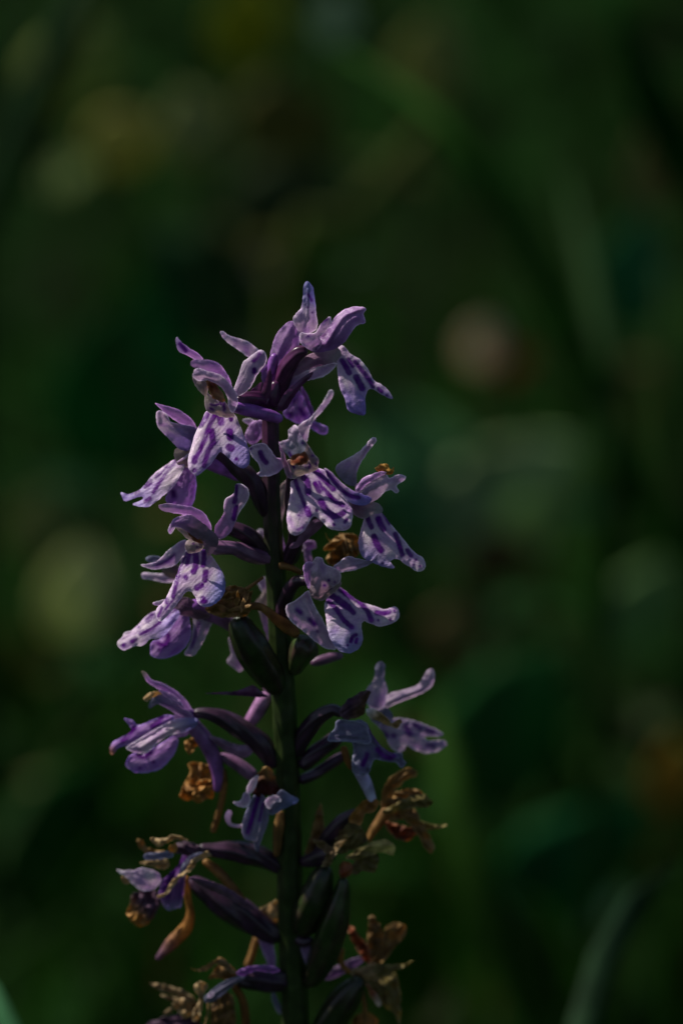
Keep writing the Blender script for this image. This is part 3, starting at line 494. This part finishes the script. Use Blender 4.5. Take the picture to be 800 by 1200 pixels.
# -- Q : withered flower, bottom right
Q_ = flower(-10, 'tan', '409,1138 422,1133 440,1129 447,1140 444,1149 430,1150 416,1146', bul=4, wr=2, ruf=2, dim=.75, name='withered_flower', label='withered brown flower at the bottom right with a grey wing petal')
B(Q_, 'petal', 'rust', '405,1086 413,1086 422,1098 430,1106 434,1120 432,1132 420,1116 412,1102', d=18, bul=3, wr=1.5, dim=1.2)
B(Q_, 'petal', 'brown', '430,1110 431,1086 434,1072 442,1080 450,1096 450,1122 440,1132 432,1130', d=20, bul=4, wr=1.5, dim=.8)
B(Q_, 'petal', 'brown', '448,1106 451,1088 456,1083 466,1081 476,1086 474,1097 462,1110 454,1122 446,1128', d=16, bul=4, wr=1.5)
B(Q_, 'petal', 'olive', '438,1131 466,1130 476,1129 485,1126 474,1133 456,1141 444,1146', d=-4, bul=2, dim=1.2)
B(Q_, 'petal', 'olive', '444,1146 462,1140 468,1156 470,1176 468,1200 461,1188 448,1178 436,1162 426,1150', d=4, bul=4, wr=2, dim=1.2)
B(Q_, 'petal', 'rust', '428,1152 438,1160 446,1172 444,1180 434,1168', d=-4, bul=2, tip=((.6, .45, .35), 436, 1162, 444, 1176))
T(Q_, 'petal_curl', 'orange', '400,1110,4.5,-6 399,1124,3.5,-6 403,1134,3.5,-8 412,1140,3,-10', wr=.15)
B(Q_, 'petal', 'orange', '412,1198 420,1188 436,1188 442,1200 436,1214 418,1214', d=4, bul=4, wr=2)
T(Q_, 'strand', 'brown', '424,1160,3,-6 427,1180,3,-6 428,1204,3,-4')

# -- R : withering flower, lower left
R_ = flower(-22, 'dmauve', '202,994 208,987 220,986 232,990 244,996 240,1001 228,1004 212,1001 204,999', bul=6, label='withering flower on the lower left, purple lip edged with tan')
B(R_, 'petal', 'tan', '176,983 182,982 194,982 200,978 212,980 220,985 208,984 200,986 188,992 180,989', d=-4, bul=3, wr=2, ruf=2)
B(R_, 'petal', 'brown', '160,984 165,984 172,992 182,996 194,997 190,1002 174,1001 164,994', d=22, bul=3)
B(R_, 'petal', 'greyp', '169,1004 172,1000 186,999 200,997 203,1004 188,1007 172,1008', d=-4, bul=3, curl=-1.5)
B(R_, 'petal', 'tan', '165,1010 180,1007 196,1008 199,1014 192,1019 178,1016 167,1013', d=0, bul=2, wr=1.5, dim=.9)
B(R_, 'petal', 'orange', '198,998 201,990 206,988 208,994 204,1000', d=-6, bul=2, dim=1.2)
B(R_, 'lip', 'purple', '216,1000 210,1012 203,1020 196,1026 189,1034 186,1046 190,1057 194,1065 200,1067 208,1064 213,1062 216,1040 218,1026 222,1012 228,1003', d=0, g=(.1, -.2), bul=6, wr=1.5, ribs=[('204,1024 200,1044 198,1062', -3, 2), ('212,1030 208,1060', 2.5, 2)], spots=[('210,1008 200,1026 194,1046', 4.5)], soft=4, tip=((.40, .36, .56), 200, 1050, 202, 1067), dim=.8)
B(R_, 'lateral_sepal', 'greyp', '210,1024 216,1010 226,1001 238,999 242,1003 230,1010 222,1020 214,1028', d=-10, bul=3)
B(R_, 'lateral_sepal', 'tan', '184,1051 194,1044 200,1034 208,1026 218,1020 224,1010 232,1002 242,998 248,1002 240,1006 231,1010 223,1021 211,1029 203,1041 196,1049 186,1053', d=-14, bul=2, wr=1.5, curl=-1)
B(R_, 'petal', 'lip', '137,1020 146,1020 158,1020 166,1017 180,1020 188,1026 188,1034 180,1042 168,1044 158,1038 148,1028', d=4, bul=4, wr=1.5, ribs=[('160,1024 174,1036', -2, 2)])
B(R_, 'petal', 'tan', '142,1028 148,1027 152,1034 147,1037', d=8, bul=1, dim=.8)
B(R_, 'petal', 'dmauve', '158,1046 180,1042 189,1054 184,1068 176,1080 164,1086 152,1078 149,1070 152,1058', d=12, bul=6, wr=2.5, ruf=2, tip=('orange', 172, 1060, 156, 1074))
T(R_, 'strand', 'orange', '218,1026,3.5,-16 219,1046,4,-14 223,1070,5,-12 218,1088,7.5,-10 205,1101,8,-8 192,1115,6,-6 184,1125,3.5,-4', tip=('dmauve', .55, .95), wr=.12, dim=1.1)
T(R_, 'ovary', 'dark', '232,994,5,-20 246,996,8,-18 268,997,11.5,-14 296,1001,12.5,-8 318,1010,11,-3 332,1020,8,0', ribs=6, twist=.3, amp=.1)
T(plant, 'strand', 'brown', '238,1008,4,-14 256,1022,6,-16 272,1040,6,-18 286,1060,4,-20', wr=.12, label='brown strand crossing the swollen ovary')
T(plant, 'ovary', 'dark', '222,1030,5,-4 236,1040,12,-4 262,1058,16,-6 290,1076,17,-4 312,1090,14,-2 330,1100,9,0', ribs=6, twist=.3, amp=.1, dim=1.1)
B(plant, 'bract', 'mauve', '222,1028 240,1031 262,1038 284,1052 300,1066 288,1064 262,1050 240,1040', d=-26, g=(0, .5), bul=3, dim=.8)
B(plant, 'bract', 'tan', '303,1068 314,1060 326,1056 328,1086 318,1080', d=24, bul=3)
B(plant, 'bract', 'lilac', '303,1098 318,1099 323,1130 316,1134', d=18, bul=3, dim=.8)
T(plant, 'strand', 'brown', '303,1096,5,14 297,1112,5,14 290,1134,5,14', wr=.12)
B(plant, 'bract', 'greyp', '317,1162 322,1164 330,1184 327,1188 320,1176', d=16, bul=2, dim=.8)
# -- S : withered, bottom left
S_ = flower(-30, 'brown', '244,1148 250,1138 256,1130 264,1128 274,1138 284,1146 270,1150 256,1146', bul=4, wr=3, ruf=3, dim=.9, name='withered_flower', label='tattered brown flower with a grey blue sepal at the bottom left of the stem')
B(S_, 'petal', 'brown', '224,1134 230,1136 240,1132 252,1124 258,1121 268,1129 280,1142 270,1138 258,1129 248,1134 240,1138 230,1138', d=-4, bul=2, wr=2, ruf=2)
B(S_, 'petal', 'tan', '227,1156 232,1151 240,1151 244,1156 239,1164 237,1180 232,1194 226,1196 226,1186 232,1176 233,1166 229,1162', d=-8, bul=4, wr=2.5, ruf=3)
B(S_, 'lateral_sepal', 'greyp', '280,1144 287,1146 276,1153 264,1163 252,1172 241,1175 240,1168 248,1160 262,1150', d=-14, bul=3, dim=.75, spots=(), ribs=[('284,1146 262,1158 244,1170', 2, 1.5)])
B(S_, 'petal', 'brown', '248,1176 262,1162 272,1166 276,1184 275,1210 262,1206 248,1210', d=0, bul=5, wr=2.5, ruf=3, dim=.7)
B(S_, 'petal', 'pale', '243,1166 249,1162 251,1166 245,1170', d=-18, bul=1)
B(S_, 'petal', 'tan', '256,1128 262,1124 272,1134 278,1143 270,1140 262,1134', d=-8, bul=1, dim=.6)
T(S_, 'strand', 'orange', '274,1154,4,-18 284,1172,5,-18 288,1190,5,-18 288,1212,5,-18', wr=.12, dim=.5)
T(S_, 'strand', 'tan', '244,1172,1,-36 243,1188,1,-36 238,1212,1,-36')
T(S_, 'ovary', 'dark', '276,1148,6,-26 290,1148,12,-20 306,1148,15,-14 324,1148,15,-8 340,1150,10,-2', ribs=6, twist=.3, amp=.1)
B(plant, 'bract', 'purple', '277,1140 286,1134 304,1131 320,1132 328,1138 316,1140 300,1138 284,1144', d=-26, bul=2)
# -- T : withered, bottom left corner of the spike
T_ = flower(-6, 'dmauve', '172,1200 186,1194 200,1190 214,1188 228,1192 230,1212 200,1216 170,1214', bul=5, wr=2, ruf=2, name='withered_flower', label='dry flower with thin tan petals at the lowest left of the frame')
B(T_, 'petal', 'tan', '175,1153 190,1153 205,1157 220,1163 228,1171 226,1178 210,1168 193,1162 181,1157', d=0, bul=3, dim=.7)
B(T_, 'petal', 'tan', '188,1165 196,1166 210,1170 216,1176 205,1174 193,1170', d=4, bul=2, dim=.6)
B(T_, 'petal', 'tan', '202,1177 208,1172 216,1170 223,1176 226,1190 217,1193 208,1185', d=-6, bul=4, wr=1.5)
B(T_, 'petal', 'tan', '191,1187 200,1181 204,1184 194,1190', d=2, bul=2, dim=.6)
B(T_, 'petal', 'brown', '212,1180 222,1166 232,1176 236,1196 226,1210 214,1204', d=4, bul=4, wr=2)
T(T_, 'ovary', 'dark', '226,1204,8,-4 256,1222,12,-4 290,1236,13,-2 330,1250,9,0', ribs=6, twist=.3)
# -- basal leaves of the orchid, below the frame
def strap_mesh(base, tipv, width, bend, seg=14, wid=6, fold=.25, side=None, col=(.05, .10, .03), col2=None, seed=0, spots=False):
    """a tapered, folded leaf blade from base to tip, bent upward in the middle by bend"""
    base, tipv = Vector(base), Vector(tipv); ax = tipv-base; s = Vector(side) if side is not None else ax.cross(Vector((0, 0, 1)))
    if s.length < 1e-6: s = Vector((1, 0, 0))
    s = (s - ax*(s.dot(ax)/ax.dot(ax))).normalized(); up = s.cross(ax).normalized()
    if up.z < 0: up = -up
    V, F, C = [], [], []; r = random.Random(seed); ph = r.uniform(0, 6)
    for i in range(seg+1):
        t = i/seg; c = base + ax*t + (Vector(bend) if not isinstance(bend, float) else up*bend)*4*t*(1-t)
        wv = width*0.5*(math.sin(math.pi*min(1, (t*.96+.06))**.8)**.7)
        for j in range(wid+1):
            u = j/wid*2-1
            V.append(c + s*u*wv + up*(abs(u)*fold*wv + .06*wv*math.sin(9*t+ph+2*u)))
            k = .5+.5*math.sin(7*t+ph*2+u*3); cc = [a*(1-.3*k) for a in col]
            if col2: cc = [a*(1-t)+b*t for a, b in zip(cc, col2)]
            if abs(u) < .05: cc = [a*1.25 for a in cc]
            if spots and math.sin(t*31+ph)*math.sin(u*5+t*9) > .55: cc = [.03, .01, .02]
            C.append(cc)
    m = wid+1
    F = [(i*m+j, i*m+j+1, (i+1)*m+j+1, (i+1)*m+j) for i in range(seg) for j in range(wid)]
    return V, F, C
def mesh_of(name, parts, parent, mk='leaf', th=0.0004):
    V, F, C = [], [], []
    for v, f, c in parts:
        k = len(V); V += [tuple(q) for q in v]; F += [tuple(i+k for i in t) for t in f]; C += c
    me = bpy.data.meshes.new(name); me.from_pydata(V, [], F); pigment(me, np.array(C))
    o = link(name, me, MAT[mk], parent)
    if th:
        m = o.modifiers.new('thickness', 'SOLIDIFY'); m.thickness = th; m.offset = 0
    return o
px0 = at1(358, 2700, 0)
for k, (a, l) in enumerate(((20, .13), (150, .12), (260, .14), (80, .10), (210, .11))):
    ca, sa = math.cos(math.radians(a)), math.sin(math.radians(a)); b = (px0[0], 0, .012 + k*.012)
    mesh_of('leaf', [strap_mesh(b, (b[0]+ca*l, sa*l, .05), .028, .03, col=(.035, .075, .02), seed=k, spots=True)], plant)

# ------------------------------------------------------------------ background plants
def tube_geo(P, R, m=6, col=(.03, .05, .015)):
    V, F, C = [], [], []
    for i, (p, r) in enumerate(zip(P, R)):
        p = Vector(p); t = (Vector(P[min(i+1, len(P)-1)]) - Vector(P[max(i-1, 0)])).normalized(); a = t.cross(Vector((.3, 1, .1))).normalized(); b = t.cross(a)
        for j in range(m):
            th = j/m*math.tau; V.append(p + (a*math.cos(th)+b*math.sin(th))*r); C.append(col)
    F = [(i*m+j, i*m+(j+1) % m, (i+1)*m+(j+1) % m, (i+1)*m+j) for i in range(len(P)-1) for j in range(m)]
    return V, F, C
def herb(px, py, y, size, col, label, name='leafy_herb', cat='herb', ang=20, elong=1.5, more=4, face=.5, group=None, seed=0, stalkcol=(.03, .05, .015), extra=.75, lean=0):
    """a herb rooted in the soil; its top leaf is centred where the photograph shows its blur"""
    r = random.Random(seed + int(px*7+py)); c = Vector(at1(px, py, y)); pxs = S*(y - CAM[1])/(-CAM[1])
    h = size*pxs; a = math.radians(ang); d = Vector((math.sin(a), 0, math.cos(a)))
    gx = c.x + r.uniform(-.03, .03) + lean; root = Vector((gx, y + r.uniform(0, .05), 0)); root.z = float(ground_z(root.x, root.y)) - .005
    o = empty(name, root, label, cat, group); inv = -root
    sh = lambda g: ([Vector(v)+inv for v in g[0]], g[1], g[2])
    base = c - d*h*elong*.5
    if base.z < root.z + .01: base.z = root.z + .01
    P = []
    for i in range(9):
        t = i/8; P.append(root*(1-t) + base*t + Vector((math.sin(t*3.14)*.01, 0, 0)))
    mesh_of('stem', [sh(tube_geo(P, [.0022*(1-t/16)+.0004 for t in range(9)], col=stalkcol))], o, th=0)
    side = Vector((math.cos(a), .25, -math.sin(a)))
    mesh_of('leaf', [sh(strap_mesh(base, c + d*h*elong*.5 + Vector((0, face*h*.3, 0)), h, Vector((0, -.12*h, 0)), side=side, col=col, seed=r.randint(0, 999), wid=8))], o)
    for k in range(more):
        t = r.uniform(.35, .95); b = P[int(t*8)]; aa = r.uniform(0, math.tau); l = h*elong*r.uniform(.5, .9)
        e = b + Vector((math.cos(aa)*l, abs(math.sin(aa))*l*.8, r.uniform(-.1, .5)*l))
        mesh_of('leaf', [sh(strap_mesh(b, e, h*r.uniform(.4, .8), .1*l, col=[q*.3*r.uniform(.6, 1) for q in col], seed=r.randint(0, 999), seg=8, wid=4))], o)
    return o
HG = 'leafy herbs in the blurred undergrowth'
G1 = (.10, .15, .06); G2 = (.06, .13, .05)
HERBS = [  # the pale leaf colours stand in for sunlit, out-of-focus highlights
 (290, 25, .85, 90, (0.234, 0.252, 0.0108), 'yellow green herb, blurred, at the top edge left of centre', 10, 1.2),
 (92, 80, .90, 105, (0.23, 0.29, 0.0743), 'dull green herb, blurred, in the top left corner', 30, 1.2),
 (150, 165, .75, 80, (0.378, 0.362, 0.0871), 'olive leaved herb, blurred, below the top left corner', 60, 1.1),
 (222, 150, .80, 80, (0.225, 0.261, 0.0878), 'grey green herb beside the olive leaved one, blurred', -10, 1.2),
 (392, 18, .75, 42, (0.306, 0.414, 0.257), 'slender blue green herb tip at the top edge near the centre', 5, 1.6),
 (500, 68, .85, 80, (0.281, 0.293, 0.0817), 'olive green herb, blurred, at the top right of centre', 15, 1.3),
 (340, 150, 1.0, 115, (0.117, 0.117, 0.027), 'mid green herb, blurred, above the tip of the orchid', 80, 1.1),
 (340, 240, .95, 120, (0.054, 0.081, 0.0315), 'faint green herb blurred just over the orchid tip', 60, 1.1),
 (772, 185, .8, 75, (0.216, 0.198, 0.0675), 'dull olive herb, blurred, at the upper right edge', 0, 1.5),
 (740, 315, .8, 105, (0.0315, 0.153, 0.054), 'dark bluish herb, blurred, at the right under the olive one', 15, 1.3),
 (600, 590, .85, 165, (0.286, 0.403, 0.173), 'large pale green leaved herb, blurred, right of the orchid', 50, 1.3),
 (480, 545, .85, 150, (0.0778, 0.213, 0.0729), 'dark bluish green herb, blurred, behind the right flowers', -40, 1.3),
 (42, 612, .80, 70, (0.239, 0.27, 0.0876), 'dull herb leaf, blurred, at the left edge half way down', 20, 1.2),
 (90, 692, .65, 92, (0.516, 0.556, 0.211), 'pale grey green herb, blurred, left of the middle flowers', 10, 1.3),
 (762, 715, .7, 115, (0.119, 0.222, 0.0709), 'blue green herb, blurred, at the right edge below the middle', 30, 1.3),
 (600, 850, .6, 170, (0.0198, 0.113, 0.0225), 'broad dark green herb, blurred, low on the right', 30, 1.3),
 (150, 440, .80, 170, (0.018, 0.128, 0.0248), 'dark green herb, blurred, left of the orchid top', 20, 1.4),
 (230, 330, .9, 120, (0.0108, 0.054, 0.0135), 'very dark herb, blurred, above the upper left flowers', -50, 1.4),
 (480, 1080, .5, 120, (0.035, 0.10, 0.004), 'fresh green herb, blurred, right of the withered flowers', 8, 2.2),
 (680, 1010, .55, 150, (0.0135, 0.117, 0.0315), 'dark green herb, blurred, near the bottom right', 50, 1.4),
 (70, 980, .55, 150, (0.0072, 0.063, 0.0072), 'blackish green herb, blurred, in the lower left', 30, 1.5),
 (12, 790, .8, 70, (0.081, 0.0765, 0.0072), 'small yellowish herb, blurred, at the left edge low down', 0, 1.6),
]
for i, (px, py, y, sz, col, lab, ang, el) in enumerate(HERBS):
    herb(px, py, y, sz, col, lab, ang=ang, elong=el, seed=i*13, group=HG, more=2)
DG = 'dead brown leaves among the undergrowth'
for i, (px, py, y, sz, col, lab, ang) in enumerate([
 (563, 402, .9, 50, (.68, .56, .38), 'pale brown dead leaf glowing as a round blur at the upper right', 20),
 (602, 425, .92, 40, (.30, .08, .03), 'red brown dead leaf beside the round pale brown one', 70),
 (525, 735, .7, 50, (.25, .19, .08), 'dull brown dead leaf, blurred, right of the lower flowers', 30),
 (790, 905, .6, 80, (.30, .17, .02), 'orange brown dead leaf, blurred, at the right edge low down', 0),
 (590, 655, .75, 70, (.08, .05, .02), 'dark brown dead leaf under the large pale green herb', 80)]):
    herb(px, py, y, sz, col, lab, name='dead_leaf_stalk', cat='dead leaf', ang=ang, elong=1.15, more=0, group=DG, stalkcol=(.08, .05, .02), seed=i)
# long single grass blades that can be told apart
def blade(pix, wpx, col, label):
    P = [Vector(at1(px, py, y)) for px, py, y in pix]; n = len(P); y0 = P[0].y
    root = Vector((P[0].x, P[0].y, float(ground_z(P[0].x, P[0].y)) - .004))
    if P[0].z > root.z + .01: P = [root] + P
    Q = catmull(np.array([tuple(p) for p in P]), False, .012)
    Q = [Vector(q) for q in Q]; m = len(Q); V, F, C = [], [], []
    for i, q in enumerate(Q):
        t = i/(m-1); tn = (Q[min(i+1, m-1)]-Q[max(i-1, 0)]).normalized(); s = tn.cross(Vector((0.15, 1, .1))).normalized(); u = s.cross(tn)
        wv = wpx*S*(q.y-CAM[1])/(-CAM[1])*.5*min(1, (1-t)*3.5 + .04)*(.6+.4*min(1, t*5))
        for j in range(5):
            a = j/4*2-1; V.append(q + s*a*wv + u*(abs(a)*.35*wv) - root); k = .8+.2*math.cos(a*9); C.append([c_*k for c_ in col])
    F = [(i*5+j, i*5+j+1, (i+1)*5+j+1, (i+1)*5+j) for i in range(m-1) for j in range(4)]
    o = mesh_of('grass_blade', [(V, F, C)], None); o.location = root
    o['label'] = label; o['category'] = 'grass blade'; o['group'] = 'long grass blades'
    return o
blade([(664, 1330, .09), (684, 1200, .10), (708, 1125, .115), (745, 1062, .13), (800, 1015, .16)], 38, (.022, .055, .022), 'grey green grass blade arching out of the bottom right corner')
blade([(60, 1320, .04), (12, 1215, .045), (-12, 1165, .05), (-40, 1110, .06)], 34, (.06, .20, .08), 'grass blade tip crossing the bottom left corner')
blade([(850, 760, .5), (760, 600, .45), (640, 330, .42), (520, 150, .42), (400, 60, .45)], 34, (.028, .105, .010), 'broad dark grass blade slanting across the upper right')
blade([(900, 420, .5), (800, 190, .45), (735, 60, .42), (700, -60, .42)], 56, (.012, .07, .010), 'dark green grass blade in the top right corner')
blade([(640, 1250, .35), (560, 1060, .35), (525, 930, .36), (510, 820, .38)], 50, (.02, .065, .005), 'yellowish green grass blade rising at the lower right')
blade([(330, 330, .8), (400, 265, .8), (470, 190, .8), (520, 120, .82)], 30, (.06, .085, .012), 'olive grass blade slanting above the orchid tip')
blade([(700, 800, .45), (720, 560, .42), (700, 380, .44), (660, 200, .5)], 26, (.012, .042, .006), 'dark upright grass blade on the right of the large pale herb')
blade([(-40, 300, .5), (20, 160, .5), (80, 30, .5), (120, -60, .5)], 40, (.015, .05, .012), 'dark grass blade at the upper left edge')
blade([(820, 700, .6), (790, 480, .6), (775, 300, .6)], 40, (.02, .055, .008), 'thin grass blade along the right edge')

def meadow():
    r = np.random.RandomState(3); n = 5200; V, F, C = [], [], []
    for k in range(n):
        y = .42 + 3.4*r.rand()**1.3; x = (r.rand()*2-1)*(.35 + y*.45); z = float(ground_z(x, y)) - .004
        h = .05 + .16*r.rand()**1.5; wd = .0018 + .003*r.rand(); a = r.rand()*math.tau; ln = h*(.2+.7*r.rand()); b = r.rand()*math.tau
        g = .5 + .8*r.rand(); c = (.009*g, .036*g, .0025*g) if r.rand() > .03 else (.04*g, .035*g, .006*g)
        k0 = len(V)
        for i in range(4):
            t = i/3; cx = x + math.cos(b)*ln*t*t; cy = y + math.sin(b)*ln*t*t; cz = z + h*t*(1-.25*t*t); ww = wd*(1-t)**.7 + .0001
            V += [(cx-math.cos(a)*ww, cy-math.sin(a)*ww, cz), (cx+math.cos(a)*ww, cy+math.sin(a)*ww, cz)]; C += [c, c]
        F += [(k0+2*i, k0+2*i+1, k0+2*i+3, k0+2*i+2) for i in range(3)]
    o = mesh_of('grass', [(V, F, C)], None, th=0); o['kind'] = 'stuff'; o['label'] = 'short dark grass covering the ground behind the orchid'; o['category'] = 'grass'
meadow()
def litter():
    r = np.random.RandomState(5); parts = []
    for k in range(1500):
        y = .45 + 3.2*r.rand(); x = (r.rand()*2-1)*(.35+y*.45); z = float(ground_z(x, y)) + .006 + .12*r.rand()**2; a = r.rand()*math.tau; l = .012+.03*r.rand(); g = .4+.8*r.rand()
        c = (.007*g, .036*g, .003*g) if r.rand() > .05 else (.035*g, .025*g, .005*g)
        parts.append(strap_mesh((x, y, z), (x+math.cos(a)*l, y+math.sin(a)*l, z+(r.rand()-.3)*l), l*.6, .1*l, seg=4, wid=2, col=c, seed=k))
    o = mesh_of('ground_cover', parts, None, th=0); o['kind'] = 'stuff'; o['label'] = 'low leaves and litter between the grass'; o['category'] = 'ground cover'
litter()
